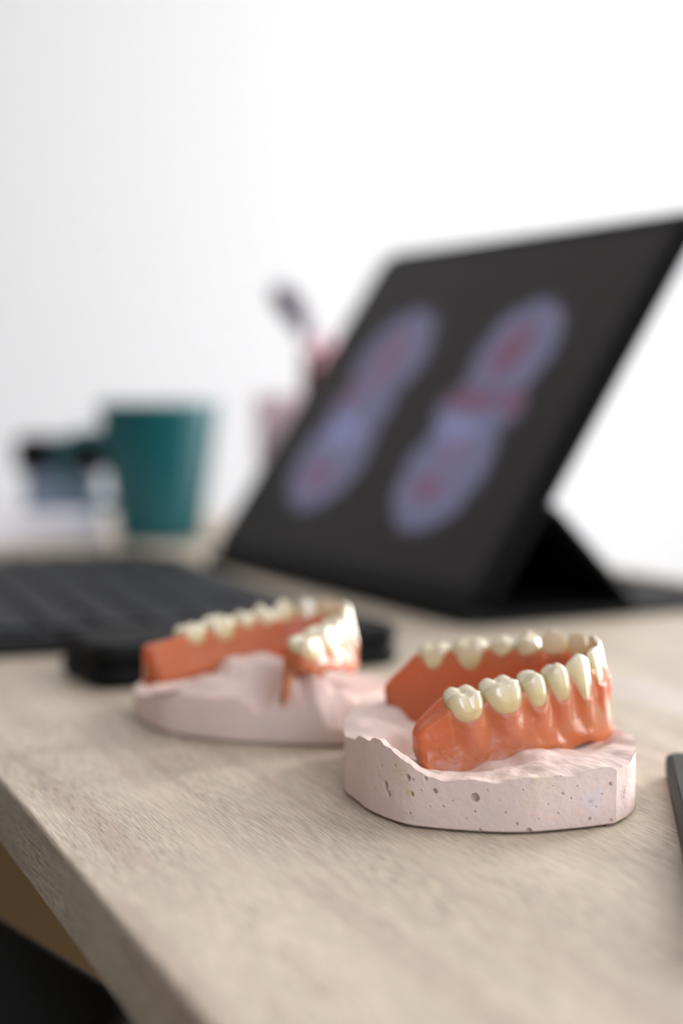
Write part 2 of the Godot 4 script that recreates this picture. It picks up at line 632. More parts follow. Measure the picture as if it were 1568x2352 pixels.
# ------------------------------------------------------------------ teeth
# x along the arch, y up (0 at the tips), z outwards
func tooth_mesh(kind: String) -> ArrayMesh:
	var K: Dictionary = {
		"second_molar": {"W": 10.4, "B": 9.6, "H": 9.2, "neck": 0.66, "cusps": [[-2.3, 2.6, 1.5], [2.5, 2.5, 1.4], [-2.3, -2.7, 2.1], [2.3, -2.7, 1.9]]},
		"first_molar": {"W": 11.2, "B": 10.0, "H": 9.6, "neck": 0.68, "cusps": [[-3.4, 2.6, 1.2], [0.0, 3.0, 1.6], [3.4, 2.6, 1.5], [-2.5, -2.8, 2.1], [2.6, -2.8, 2.0]]},
		"second_premolar": {"W": 7.4, "B": 8.0, "H": 11.0, "neck": 0.56, "cusps": [[0.2, 1.9, 1.9], [-1.5, -2.4, 1.5], [1.5, -2.2, 1.2]]},
		"first_premolar": {"W": 7.3, "B": 7.6, "H": 11.4, "neck": 0.54, "cusps": [[0.0, 1.8, 2.3], [0.0, -2.3, 1.1]]},
		"canine": {"W": 8.3, "B": 7.0, "H": 12.8, "neck": 0.56, "edge": 1.5, "point": 0.42},
		"lateral_incisor": {"W": 6.1, "B": 6.0, "H": 11.4, "neck": 0.58, "edge": 1.15, "point": 0.06},
		"central_incisor": {"W": 5.6, "B": 5.8, "H": 11.0, "neck": 0.58, "edge": 1.1, "point": 0.03},
	}[kind]
	var seg := 40
	var lv := 16
	var W: float = K.W / 2
	var B: float = K.B / 2
	var H: float = K.H
	var front: bool = K.has("edge")
	var v := PackedVector3Array()
	var col := PackedColorArray()
	var idx := PackedInt32Array()
	var nz := noise(0.25, FastNoiseLite.TYPE_SIMPLEX_SMOOTH, 2, 40 + kind.length())
	var sup := func(a: float, e: float) -> Vector2:
		return Vector2(signf(cos(a)) * pow(absf(cos(a)), 2.0 / e), signf(sin(a)) * pow(absf(sin(a)), 2.0 / e))
	var crown := func(x: float, z: float) -> float:
		if front:
			return -K.point * absf(x - 0.3) - 0.05 * x * x
		var y := -2.1
		for c in K.cusps:
			var s := 1.75 if K.W > 9 else 1.6
			var q: float = ((x - c[0]) * (x - c[0]) + (z - c[1]) * (z - c[1])) / (2 * s * s)
			y += c[2] * exp(-q)
		y -= 0.5 * exp(-(z * z) / 0.7) * (1.0 if absf(x) < W * 0.7 else 0.4)
		if K.W > 9: y -= 0.35 * exp(-(x * x) / 0.5)
		return y
	# side levels
	for j in lv + 1:
		var f := float(j) / lv
		var grow := pow(sin(minf(f / 0.72, 1.0) * PI / 2), 0.85)
		var bulge: float = lerpf(K.neck, 1.0, grow)
		if f > 0.72: bulge -= 0.10 * pow((f - 0.72) / 0.28, 2.0)
		for i in seg:
			var a := TAU * i / seg
			var e := lerpf(2.0, 2.15 if front else 2.7, f)
			var s: Vector2 = sup.call(a, e)
			var wx := W * bulge
			var wz: float
			var cz := 0.0
			if front:
				wz = lerpf(B * 0.92, K.edge / 2, pow(f, 1.15))
				cz = lerpf(0.0, B * 0.30, pow(f, 0.9)) - 0.06 * pow(s.x * wx, 2.0) * (1.0 if s.y > 0 else 0.6)
			else:
				wz = B * lerpf(K.neck + 0.16, 1.0, pow(sin(minf(f / 0.6, 1.0) * PI / 2), 0.8))
				if f > 0.55: wz *= 1.0 - 0.20 * pow((f - 0.55) / 0.45, 1.6)
			var x := s.x * wx
			var z := s.y * wz + cz
			# shallow grooves between the cusps on the outer face
			if not front and K.W > 9 and s.y > 0:
				z -= 0.35 * exp(-pow(x - 0.3, 2.0) / 0.8) * f
			var rim_y: float = crown.call(x * 0.96, z * 0.96) - 0.55
			var y := lerpf(-H - 1.6, rim_y, f)
			v.append(Vector3(x, y, z))
	# top
	var tr := 9
	for j in range(1, tr + 1):
		var rho := 1.0 - float(j) / tr
		for i in seg:
			var b: Vector3 = v[lv * seg + i]
			var cz := 0.0
			if front: cz = B * 0.30
			var x := b.x * rho
			var z := (b.z - cz) * rho + cz
			var y: float = crown.call(x, z) - 0.55 * pow(rho, 5.0)
			v.append(Vector3(x, y, z))
	var rowsn := lv + tr
	for j in rowsn:
		for i in seg:
			var k := (i + 1) % seg
			idx.append_array([j * seg + i, (j + 1) * seg + i, (j + 1) * seg + k, j * seg + i, (j + 1) * seg + k, j * seg + k])
	var s0 := v.size()
	v.append(Vector3(0, -H - 1.6, 0))
	for i in seg:
		idx.append_array([s0, i, (i + 1) % seg])
	for q in v:   # ivory resin with a warmer neck and a greyer, clearer tip, as artificial teeth are dyed
		var t := clampf((q.y + H) / H + 0.12 * nz.get_noise_3dv(q * 2.0), 0, 1)
		var c := Color(0.54, 0.365, 0.145).lerp(Color(0.655, 0.53, 0.275), smoothstep(0.0, 0.5, t)).lerp(Color(0.685, 0.605, 0.43), smoothstep(0.5, 1.0, t))
		col.append(c)
	return finish(v, idx, col)

# ------------------------------------------------------------------ dentures
const ARCH := [["central_incisor", -0.4, 2.75, 5.5], ["lateral_incisor", -3.2, 8.2, 6.0], ["canine", -8.8, 13.0, 7.2], ["first_premolar", -15.6, 16.6, 7.2], ["second_premolar", -22.4, 19.0, 7.3], ["first_molar", -31.4, 21.6, 11.0], ["second_molar", -41.6, 24.0, 10.3]]

func denture(called: String, label: String, at: Vector3, basis: Basis, shape: Dictionary) -> Node3D:
	var o := base(called, at)
	o.basis = basis
	tag(o, label, "denture", "dentures resting on plaster casts")
	# centre line of the arch from one heel to the other, in millimetres (x forwards, z sideways)
	var way := [Vector2(-41.6 - shape.heel_b, -shape.spread_b), Vector2(-49.5, -25.6)]
	for k in range(6, -1, -1):
		way.append(Vector2(ARCH[k][1], -ARCH[k][2]))
	for k in 7:
		way.append(Vector2(ARCH[k][1], ARCH[k][2]))
	way.append(Vector2(lerpf(-41.6, -41.6 - shape.heel_a, 0.55), lerpf(24.0, shape.spread_a, 0.7)))
	way.append(Vector2(-41.6 - shape.heel_a, shape.spread_a))
	var dense := spline(way, 24, false)
	var cum := [0.0]
	for k in range(1, dense.size()):
		cum.append(cum[k - 1] + (dense[k] - dense[k - 1]).length())
	var total: float = cum[-1]
	# arc position of every tooth
	var spots := []
	for sgn in [-1, 1]:
		for k in 7:
			var p := Vector2(ARCH[k][1], ARCH[k][2] * sgn)
			var best := 0
			for i in dense.size():
				if (dense[i] - p).length_squared() < (dense[best] - p).length_squared(): best = i
			spots.append({"s": cum[best], "k": k, "sgn": sgn, "w": ARCH[k][3]})
	spots.sort_custom(func(a, b): return a.s < b.s)
	var MARGIN := [-9.6, -9.9, -11.2, -9.8, -9.5, -8.1, -7.8]
	var INNER := [-6.6, -6.6, -6.4, -5.2, -4.6, -4.0, -3.6]
	var OUT := [2.6, 2.7, 3.1, 3.4, 3.6, 4.5, 4.4]
	var count := 330
	var sub := 6
	var v := PackedVector3Array()
	var col := PackedColorArray()
	var idx := PackedInt32Array()
	var vein := noise(0.12, FastNoiseLite.TYPE_SIMPLEX_SMOOTH, 3, 77)
	var lump := noise(0.14, FastNoiseLite.TYPE_SIMPLEX_SMOOTH, 2, 78)
	var per := 0
	var at_i := 0
	for st in count + 1:
		var f := float(st) / count
		# denser towards the rounded heels
		var s := total * (f - 0.05 * sin(TAU * f) / TAU * 2.0)
		s = clampf(s, 0.0, total)
		while at_i < dense.size() - 2 and cum[at_i + 1] < s:
			at_i += 1
		var p: Vector2 = dense[at_i].lerp(dense[at_i + 1], clampf((s - cum[at_i]) / maxf(cum[at_i + 1] - cum[at_i], 1e-6), 0, 1))
		var tg: Vector2 = (dense[mini(at_i + 2, dense.size() - 1)] - dense[maxi(at_i - 1, 0)]).normalized()
		var out := Vector2(tg.y, -tg.x)
		if out.dot(p - Vector2(-32, 0)) < 0: out = -out
		var side_a := p.y > 0       # the limb on the +z side
		# which tooth cell
		var q: Dictionary = spots[0]
		for w in spots:
			if absf(w.s - s) / w.w < absf(q.s - s) / q.w: q = w
		var tau: float = clampf((s - q.s) / (q.w * 0.5), -1.6, 1.6)
		var t := minf(absf(tau), 1.0)
		var kk: int = q.k
		var past: float = 0.0       # millimetres beyond the last molar
		if kk == 6 and absf(tau) > 1.0 and ((s < q.s) == (q == spots[0])):
			past = absf(s - q.s) - q.w * 0.5
		var pap := lerpf(-5.6, -4.6, clampf(kk / 5.0, 0, 1))
		var qi := spots.find(q)
		var ni := clampi(qi + (1 if s > q.s else -1), 0, spots.size() - 1)
		var kn: int = spots[ni].k
		var mixw := 0.5 * smoothstep(0.25, 1.0, t)
		var OUTv := lerpf(OUT[kk], OUT[kn], mixw)
		var INv := lerpf(INNER[kk], INNER[kn], mixw)
		pap = lerpf(pap, lerpf(-5.6, -4.6, clampf(kn / 5.0, 0, 1)), mixw)
		var yc: float = MARGIN[kk] + (pap - MARGIN[kk]) * (0.5 - 0.5 * cos(PI * pow(t, 1.5)))
		var oc: float = OUTv - 0.6 * (0.5 - 0.5 * cos(PI * pow(t, 1.6)))
		var root: float = 0.5 + 0.5 * cos(PI * t)
		var prof: Dictionary = shape.a if side_a else shape.b
		var fx := clampf(-p.x / 56.0, 0, 1)   # 0 at the front, 1 at the heel
		var yb := curve(prof.bottom, fx)
		var yi := curve(prof.inner, fx)
		var ob: float = lerpf(1.9, 6.2, smoothstep(0.02, 0.55, fx))
		var yci: float = INv + 0.7 * (0.5 - 0.5 * cos(PI * t))
		var ic := lerpf(3.6 if kk > 2 else 2.7, 3.6 if kn > 2 else 2.7, mixw)
		if past > 0.0:
			var g := clampf(past / (prof.run - 1.0), 0, 1)
			yc = lerpf(pap, prof.pad, g)
			yci = lerpf(INNER[6] + 0.7, prof.pad + 0.2, g)
			oc = lerpf(oc, 3.2, g)
			ic = lerpf(ic, 3.0, g)
			root = 0.0
		var end := minf(s, total - s)
		var shrink := sqrt(clampf(1.0 - pow(1.0 - clampf(end / 2.6, 0, 1), 2.0), 0.0, 1.0))
		var mid_y := (yc + yb) * 0.5
		var ob2: float = ob
		var off := func(y: float) -> float:
			var dn := clampf((-6.0 - y) / (-6.0 - yb), 0.0, 1.0)
			var near := 1.0 - smoothstep(0.15, 0.8, dn)
			return lerpf(OUTv - 0.15, ob, pow(dn, 1.25)) + 0.40 * root * (1.0 - smoothstep(0.35, 0.85, dn)) - 0.75 * (1.0 - root) * near
		if past > 0.0:
			off = func(y: float) -> float:
				return lerpf(oc, ob, clampf((prof.pad - y) / (prof.pad - yb), 0.0, 1.0))
		var y3 := lerpf(yc, yb, 0.36)
		var y4 := lerpf(yc, yb, 0.66)
		var pts := [
			Vector2(off.call(yc) - 0.75, yc + 0.25),
			Vector2(off.call(yc - 0.4) + 0.05, yc - 0.4),
			Vector2(off.call(yc - 1.6) + 0.25, yc - 1.6),
			Vector2(off.call(y3), y3),
			Vector2(off.call(y4), y4),
			Vector2(ob2 + 0.2, yb + 2.2),
			Vector2(ob2 - 0.5, yb + 0.2),
			Vector2(ob2 - 2.2, yb + 0.5),
			Vector2(1.6, lerpf(yb, yc, 0.5)),
			Vector2(-1.6, lerpf(yb, yc, 0.5)),
			Vector2(-ic - 2.4, yi + 0.4),
			Vector2(-ic - 3.8, yi + 0.3),
			Vector2(-ic - 4.2, yi + 2.0),
			Vector2(-ic - 2.0, lerpf(yi, yci, 0.5)),
			Vector2(-ic - 0.6, yci - 1.6),
			Vector2(-ic + 0.2, yci),
			Vector2(-ic + 1.6, yci + 0.2),
			Vector2(0.0, maxf(yc, yci) - 0.4 if past > 0.0 else minf(yc, yci) - 0.1),
		]
		var loop := spline(pts, sub, true)
		per = loop.size()
		for c in loop:
			var cc: Vector2 = c
			if shrink < 1.0:
				cc = Vector2(lerpf(0.0, cc.x, shrink), lerpf(mid_y, cc.y, 0.35 + 0.65 * shrink))
			var w3 := Vector3(p.x + out.x * cc.x, cc.y, p.y + out.y * cc.x)
			var n1 := lump.get_noise_3dv(w3)
			if cc.x > 0.0: w3 += Vector3(out.x, 0, out.y) * 0.22 * n1
			v.append(w3)
			var nn := vein.get_noise_3d(w3.x, w3.y * 0.7, w3.z)
			var cr := Color(0.63, 0.160, 0.058)
			# paler pink over the root prominences and in the thin collar round the teeth
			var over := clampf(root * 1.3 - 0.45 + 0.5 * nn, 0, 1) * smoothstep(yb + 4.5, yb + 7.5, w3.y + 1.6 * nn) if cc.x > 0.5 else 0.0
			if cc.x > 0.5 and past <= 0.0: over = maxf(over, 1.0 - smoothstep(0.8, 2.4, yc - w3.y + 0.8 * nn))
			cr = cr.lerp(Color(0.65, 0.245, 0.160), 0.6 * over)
			cr = cr.lerp(Color(0.55, 0.125, 0.042), clampf(nn * 0.7, 0, 0.45))
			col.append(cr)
	for st in count:
		for i in per:
			var j := (i + 1) % per
			var a := st * per
			var b := a + per
			idx.append_array([a + i, b + i, b + j, a + i, b + j, a + j])
	for e in [0, count]:
		var c := Vector3.ZERO
		for i in per: c += v[e * per + i]
		var sidx := v.size()
		v.append(c / per)
		col.append(Color(0.63, 0.16, 0.058))
		for i in per:
			var j := (i + 1) % per
			idx.append_array([sidx, e * per + j, e * per + i] if e else [sidx, e * per + i, e * per + j])
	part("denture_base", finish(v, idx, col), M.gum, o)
	# fourteen teeth
	for w in spots:
		var k: int = w.k
		var p := Vector2(ARCH[k][1], ARCH[k][2] * w.sgn)
		var best := 0
		for i in dense.size():
			if (dense[i] - p).length_squared() < (dense[best] - p).length_squared(): best = i
		var tg: Vector2 = (dense[mini(best + 2, dense.size() - 1)] - dense[maxi(best - 2, 0)]).normalized()
		var out := Vector2(tg.y, -tg.x)
		if out.dot(p - Vector2(-32, 0)) < 0: out = -out
		if k == 2: out = (out + Vector2(0, 0.65 * w.sgn)).normalized()
		if k == 1: out = (out + Vector2(0, 0.2 * w.sgn)).normalized()
		var tt: MeshInstance3D = part("tooth", teeth[ARCH[k][0]], M.tooth, o)
		var z := Vector3(out.x, 0, out.y)
		var x := Vector3.UP.cross(z)
		var lean := [0.04, 0.04, -0.02, 0.0, 0.0, -0.02, -0.04][k] as float
		var bs := Basis(x, Vector3.UP, z) * Basis(Vector3.RIGHT, lean)
		tt.transform = Transform3D(bs, Vector3(p.x, [0.0, -0.1, 0.6, 0.1, -0.3, -0.1, -0.2][k], p.y) * MM)
	return o

func curve(c: Array, x: float) -> float:
	for k in range(1, c.size()):
		if x <= c[k][0]:
			return lerpf(c[k - 1][1], c[k][1], smoothstep(0, 1, (x - c[k - 1][0]) / (c[k][0] - c[k - 1][0])))
	return c[-1][1]

var teeth := {}

func casts_and_dentures() -> void:
	for k in ARCH:
		teeth[k[0]] = tooth_mesh(k[0])
	var yellow := Color(0.60, 0.52, 0.20)
	var lilac := Color(0.66, 0.60, 0.68)
	var soot := Color(0.12, 0.11, 0.12)
	var blue := Color(0.25, 0.32, 0.55)
	# ---- the cast in front, on the right
	var outline := [[1, 433], [3.2, 424.5], [5.1, 418.2], [7.8, 410.8], [12.5, 403.3], [17.7, 398.1], [26, 394.9], [35.8, 392.4], [45.2, 392.2], [55.7, 395.1], [66.6, 399.9], [67.8, 401.0], [71.6, 406.8], [74.3, 413.8], [76.3, 424], [77, 436], [76, 450], [72, 464], [64, 477], [52, 487], [36, 493], [20, 492], [8, 486], [3, 470], [1, 450]]
	var ctrl := [[1.6, 434, 15.6], [2.2, 428.5, 16.6], [5.7, 416.3, 19.0], [9.2, 408.2, 20.3], [11.7, 404.4, 19.3], [13.6, 401.9, 17.8], [14.9, 400.4, 16.9], [16.1, 399.3, 16.1], [18.9, 397.4, 14.5], [21.8, 396.2, 13.6], [25.4, 395.1, 12.8], [28.8, 394.0, 13.1], [31.8, 393.2, 13.5], [34.5, 392.6, 13.0], [37.1, 392.2, 12.9], [41.1, 391.9, 14.0], [44.9, 392.2, 14.2], [51.1, 393.5, 14.4], [55.7, 395.1, 13.9], [58.8, 396.3, 14.7], [60.9, 397.2, 15.3], [64.7, 399.0, 15.4], [68.3, 401.7, 14.0], [71.0, 405.7, 14.6], [74.1, 413.0, 15.8], [76.9, 430, 16.2], [75.5, 450, 14.6],
		[15.5, 408, 16.2], [13.5, 418, 15.5], [19, 410, 11.6], [21, 405, 11.8], [28, 402, 11.6], [36, 400, 11.8], [44, 401, 13.0], [52, 404, 14.4], [60, 408, 14.6], [67, 414, 14.6], [72, 425, 14.6],
		[17.5, 419, 10.6], [24.2, 416, 8.8], [30.9, 415, 9.2], [41.1, 417, 11.6], [49.9, 420, 14.4], [57.8, 424, 13.2], [64.4, 431, 11.4], [71, 446, 12.0],
		[5.5, 445, 17.8], [12, 470, 16.5], [10.1, 440, 16.4], [14.1, 455, 14.0], [20, 432, 9], [30, 430, 9], [45, 432, 11], [55, 438, 12], [40, 450, 12], [55, 455, 10], [28, 452, 13], [45, 470, 9], [25, 472, 9], [66, 450, 10], [60, 475, 13], [50, 485, 13], [36, 491, 13], [20, 489, 14], [9, 483, 16]]
	var pits := [[11.0, 405.4, 8.9, 1.05], [11.7, 404.4, 7.0, 0.8], [10.0, 406.9, 13.5, 0.36], [13.3, 402.3, 14.5, 0.36], [9.0, 408.5, 10.5, 0.26], [8.3, 409.8, 7.0, 0.3], [16.3, 399.1, 12.4, 0.8], [17.5, 398.2, 12.2, 0.3], [20.5, 396.7, 12.7, 0.42], [17.3, 398.4, 8.5, 0.55], [22.7, 395.9, 9.8, 0.6], [32.2, 393.1, 8.9, 1.05], [32.2, 393.1, 5.5, 0.27], [16.8, 398.7, 3.7, 0.3], [24.8, 395.3, 6.2, 0.26], [39.5, 392.0, 5.6, 0.26], [42.3, 392.0, 2.8, 0.36], [53.6, 394.3, 9.6, 0.3], [60.5, 397.1, 2.7, 0.42], [66.2, 399.7, 1.6, 0.36], [65.9, 399.6, 10.7, 0.46], [52.5, 394.0, 4.8, 0.26], [45.2, 392.2, 0.9, 0.75], [33.5, 392.8, 1.0, 0.35], [12.7, 403.1, 7.8, 0.22], [30.2, 393.6, 3.8, 0.22], [55.7, 395.1, 8.2, 0.22], [50.0, 393.2, 7.2, 0.22], [43.6, 392.0, 11.0, 0.22], [62.1, 397.8, 5.5, 0.22], [6.1, 415.1, 5.3, 0.22], [8.3, 409.8, 1.4, 0.22], [19.4, 397.2, 9.7, 0.2], [26.9, 394.6, 7.8, 0.2], [38.0, 392.1, 8.5, 0.2], [35.2, 392.5, 10.9, 0.2], [47.6, 392.6, 3.8, 0.22], [57.2, 395.7, 11.1, 0.22], [51.1, 393.5, 11.6, 0.2], [21.6, 396.3, 5.9, 0.2], [63.7, 398.5, 8.4, 0.22]]
	var stains := [[14.1, 401.3, 13.3, 3.4, yellow, 1.6, 0.5], [16.8, 398.7, 9.0, 1.6, yellow, 0.4, 0.7], [22.4, 396, 10.0, 1.3, yellow, 0.6, 0.45], [47.6, 392.6, 13, 5.0, Color(0.66, 0.62, 0.36), 0.8, 0.4], [46.2, 392.4, 7.9, 3.0, Color(0.66, 0.66, 0.36), 1.2, 0.4], [60.9, 397.2, 6.9, 1.5, soot, 2.6, 0.85], [70, 404.2, 7.5, 2.4, soot, 2.4, 0.7], [62.1, 397.8, 7.5, 4.5, lilac, 0.25, 0.5], [70.5, 404.8, 5.2, 5.0, lilac, 0.25, 0.5], [7.4, 411.5, 19.9, 1.2, blue, 1.5, 0.8], [52.5, 394, 14.2, 1.4, soot, 2.6, 0.5]]
	var origin := Vector3(38, 0, 442)
	var shift := func(list: Array, og: Vector3) -> Array:
		var r := []
		for q in list:
			var c: Array = q.duplicate()
			c[0] -= og.x
			c[1] -= og.z
			r.append(c)
		return r
	var o := part("dental_cast", cast_mesh(shift.call(outline, origin), shift.call(ctrl, origin), shift.call(pits, origin), shift.call(stains, origin), Vector2(0, 0), 1250, 44, 84, 100), M.stone)
	o.position = P(38, 0, 442)
	tag(o, "sharp pale pink plaster cast in front on the right, pitted with air bubbles", "dental cast", "plaster dental casts")
	# ---- the cast behind, on the left
	origin = Vector3(-25, 0, 528)
	outline = [[-68, 545], [-66.8, 532], [-63.2, 522.3], [-57, 511.5], [-51.8, 505.8], [-37.7, 497], [-28, 493.6], [-17.6, 491.5], [-3.1, 489.7], [5, 491], [12, 497], [16, 510], [16.5, 530], [11, 550], [-3, 566], [-24, 575], [-46, 572], [-61, 561]]
	ctrl = [[-66, 535, 8.0], [-61.7, 522, 10.3], [-57.2, 513, 11.9], [-44.6, 502, 13.4], [-32.2, 495, 14.1], [-29, 494, 12.5], [-26, 493.4, 9.2], [-18.9, 492, 8.3], [-11.0, 490.5, 7.0], [-3.1, 490, 5.0], [2.1, 491, 4.4], [12.8, 500, 8.0], [15.5, 512, 10.5], [16, 535, 11.1],
		[-25.4, 520, 23.5], [-41.4, 512, 18], [-33.6, 517, 22.6], [-20, 516, 22], [-46, 520, 12], [-17, 493.5, 25], [-14, 493, 26], [-10, 493.5, 25.0], [-6, 494, 20], [-1, 498, 16], [-12, 501, 12], [-23.2, 499, 8.0], [-21.5, 503, 9.5], [-12.0, 491.8, 12.2], [4.8, 503, 12.5], [8, 515, 12], [-58, 532, 9], [-55, 540, 9], [-40, 545, 9], [-20, 548, 9], [-5, 530, 9], [-15, 530, 12], [-30, 532, 15], [9, 535, 10], [0, 556, 11], [-24, 570, 12], [-46, 567, 11], [-62, 552, 9]]
	pits = []
	stains = [[-33, 510, 20, 4, Color(0.45, 0.38, 0.34), 0.5, 0.7], [-12, 494, 21, 5, Color(0.50, 0.42, 0.33), 0.4, 0.8], [-4, 496, 14, 6, Color(0.55, 0.46, 0.40), 0.4, 0.6]]
	o = part("dental_cast", cast_mesh(shift.call(outline, origin), shift.call(ctrl, origin), shift.call(pits, origin), shift.call(stains, origin), Vector2(0, 0), 300, 40, 14, 200), M.stone)
	o.position = P(-25, 0, 528)
	tag(o, "blurred pink plaster cast behind on the left, with a high middle mound", "dental cast", "plaster dental casts")
	# ---- dentures: x forwards along the arch, y up, z sideways
	var shape_r := {"heel_a": 14.5, "spread_a": 26.0, "heel_b": 15.5, "spread_b": 27.0,
		"a": {"bottom": [[0, -27.5], [0.09, -27.0], [0.17, -23.8], [0.24, -23.4], [0.30, -24.6], [0.37, -22.0], [0.46, -21.4], [0.58, -22.6], [0.75, -24.2], [0.9, -23.0], [1.0, -19.0]], "inner": [[0, -20], [0.5, -22], [0.8, -24], [1, -17]], "pad": -8.6, "run": 9.5},
		"b": {"bottom": [[0, -27.0], [0.3, -23.5], [0.7, -23.0], [1.0, -19.0]], "inner": [[0, -20], [0.5, -22], [0.85, -24], [1, -21]], "pad": -11.0, "run": 10.5}}
	var yaw := deg_to_rad(5.0)
	var fwd := Vector3(cos(yaw) * cos(deg_to_rad(8.6)), sin(deg_to_rad(8.6)), -sin(yaw) * cos(deg_to_rad(8.6)))
	var sidew := Vector3(sin(yaw) * 1.0, -0.095, cos(yaw))
	sidew = (sidew - fwd * sidew.dot(fwd)).normalized()
	denture("lower_denture", "sharp full denture of fourteen ivory teeth on the front right cast", P(69.4, 39.0, 450.5), Basis(fwd, sidew.cross(fwd), sidew), shape_r)
	var shape_l := {"heel_a": 6.5, "spread_a": 24.5, "heel_b": 17.0, "spread_b": 28.0,
		"a": {"bottom": [[0, -22.0], [0.3, -19.0], [0.55, -14.0], [0.75, -11.0], [1.0, -10.0]], "inner": [[0, -18], [0.5, -20], [0.8, -22], [1, -20]], "pad": -6.5, "run": 4.0},
		"b": {"bottom": [[0, -22.0], [0.5, -20], [1.0, -18.0]], "inner": [[0, -16], [0.5, -16], [0.85, -16], [1, -15.5]], "pad": -4.6, "run": 11.0}}
	var ya := deg_to_rad(50.0)
	fwd = Vector3(cos(ya) * cos(deg_to_rad(7.0)), sin(deg_to_rad(7.0)), -sin(ya) * cos(deg_to_rad(7.0)))
	sidew = Vector3(sin(ya), 0.02, cos(ya))
	sidew = (sidew - fwd * sidew.dot(fwd)).normalized()
	denture("lower_denture", "out of focus denture on the left cast, its open heels towards the viewer", P(-3.5, 38.8, 537), Basis(fwd, sidew.cross(fwd), sidew), shape_l)

# ------------------------------------------------------------------ things on the desk
func plan_turn(dx: float, dd: float) -> float:   # turn that lays local x along the plan direction (dx, dd)
	return atan2(dd, dx)

func tablet() -> void:
	# bottom edge from (-77.6, 1007.7) to (63.4, 737.3)
	var a := Vector2(-77.6, 1007.7)
	var b := Vector2(63.4, 737.3)
	var L := (b - a).length()
	var mid := (a + b) / 2
	var o := base("tablet", P(mid.x, 0, mid.y), plan_turn(b.x - a.x, b.y - a.y))
	tag(o, "large tablet in a black folio case, propped up and showing two scans", "tablet")
	# local: x along the bottom edge, -z behind the tablet... the back is on the side of the wall
	var back := -1.0
	var lean := Basis(Vector3.RIGHT, back * deg_to_rad(33.5))
	var Hh := 224.0
	# upright group: meshes built lying flat (y thickness), then stood up
	var stand := lean * Basis(Vector3.RIGHT, PI / 2)
	var at := Vector3(0, 4.2, 0) * MM
	var c := lean * Vector3(0, Hh / 2, 0)
	part("case_shell", plate(L, Hh, 9.0, 12, 3), M.case_black, o, at + c * MM - (lean * Vector3(0, 0, 4.5)) * MM, Vector3.ZERO).basis = stand
	part("bezel", plate(L - 7, Hh - 7, 1.0, 9, 0.4), M.glass_black, o, at + c * MM + (lean * Vector3(0, 0, 4.3)) * MM, Vector3.ZERO).basis = stand
	var scr := part("screen", screen_mesh(L - 24, Hh - 24), screen_material(L - 24, Hh - 24), o, at + c * MM + (lean * Vector3(0, 0, 5.45)) * MM, Vector3.ZERO)
	scr.basis = lean
	scr.set_meta("label", "dark display with two bluish violet scan outlines")
	part("camera_bump", plate(100, 14, 4.0, 5, 1.5), M.case_black, o, at + (lean * Vector3(L / 2 - 62, Hh - 5.5, -3)) * MM, Vector3.ZERO).basis = stand
	# the folio: a panel lying on the desk behind, and the leg panel between
	part("cover_panel", plate(L + 4, 172, 4.0, 8, 1.5), M.case_grey, o, Vector3(0, 0, -84) * MM)
	var p0: Vector3 = lean * Vector3(0, 64, -6)
	var p1 := Vector3(0, -1.5, -92)
	var dir := p0 - p1
	var leg := part("stand_panel", plate(L - 2, dir.length(), 3.5, 6, 1.2), M.black_soft, o)
	leg.position = at + (p0 + p1) / 2 * MM
	leg.basis = Basis(Vector3.RIGHT, atan2(dir.y, -dir.z))
	part("hinge_strip", plate(L - 6, 16, 8.0, 3, 1.5), M.black_soft, o, Vector3(0, 0, 0) * MM)

func screen_mesh(w: float, h: float) -> ArrayMesh:
	var v := PackedVector3Array([Vector3(-w / 2, -h / 2, 0), Vector3(w / 2, -h / 2, 0), Vector3(w / 2, h / 2, 0), Vector3(-w / 2, h / 2, 0)])
	var uv := PackedVector2Array([Vector2(0, 1), Vector2(1, 1), Vector2(1, 0), Vector2(0, 0)])
	return finish(v, PackedInt32Array([0, 2, 1, 0, 3, 2]), PackedColorArray(), uv, false)

func screen_material(w: float, h: float) -> StandardMaterial3D:
	var W := 560
	var Hh := 420
	var im := Image.create(W, Hh, false, Image.FORMAT_RGB8)
	var n1 := noise(0.05, FastNoiseLite.TYPE_SIMPLEX_SMOOTH, 3, 5)
	# ellipses: centre x, y, half width, half height, turn; in screen fractions (x right, y down)
	var blobs := SCANS
	var cores := CORES
	for y in Hh:
		for x in W:
			var p := Vector2((float(x) / W * w + 12.0) / (w + 24.0), (float(y) / Hh * h + 12.0) / (h + 24.0))
			var c := Color8(38, 35, 34)
			var inside := 0.0
			for e in blobs:
				inside = maxf(inside, 1.0 - smoothstep(0.80, 1.04, oval(p, e) + 0.08 * n1.get_noise_2d(x * 0.7, y * 0.7)))
			if inside > 0.0:
				var t := clampf(0.5 + n1.get_noise_2d(x, y) * 0.8, 0, 1)
				var k := Color8(104, 112, 136).lerp(Color8(140, 128, 166), t)
				c = c.lerp(k, inside)
				for e in cores:
					c = c.lerp(e[5], (1.0 - smoothstep(0.35, 1.1, oval(p, e) + 0.25 * n1.get_noise_2d(x * 1.7 + 90, y * 1.7))) * inside * e[6])
			im.set_pixel(x, y, c)
	var m := std(Color8(8, 8, 8), 0.4, 0.25)
	m.emission_enabled = true
	m.emission_operator = BaseMaterial3D.EMISSION_OP_MULTIPLY
	m.emission = Color.WHITE
	m.emission_texture = ImageTexture.create_from_image(im)
	m.emission_energy_multiplier = 0.58
	return m

func oval(p: Vector2, e: Array) -> float:
	var q: Vector2 = (p - Vector2(e[0], e[1])).rotated(-float(e[4]))
	return Vector2(q.x / e[2], q.y / e[3]).length()

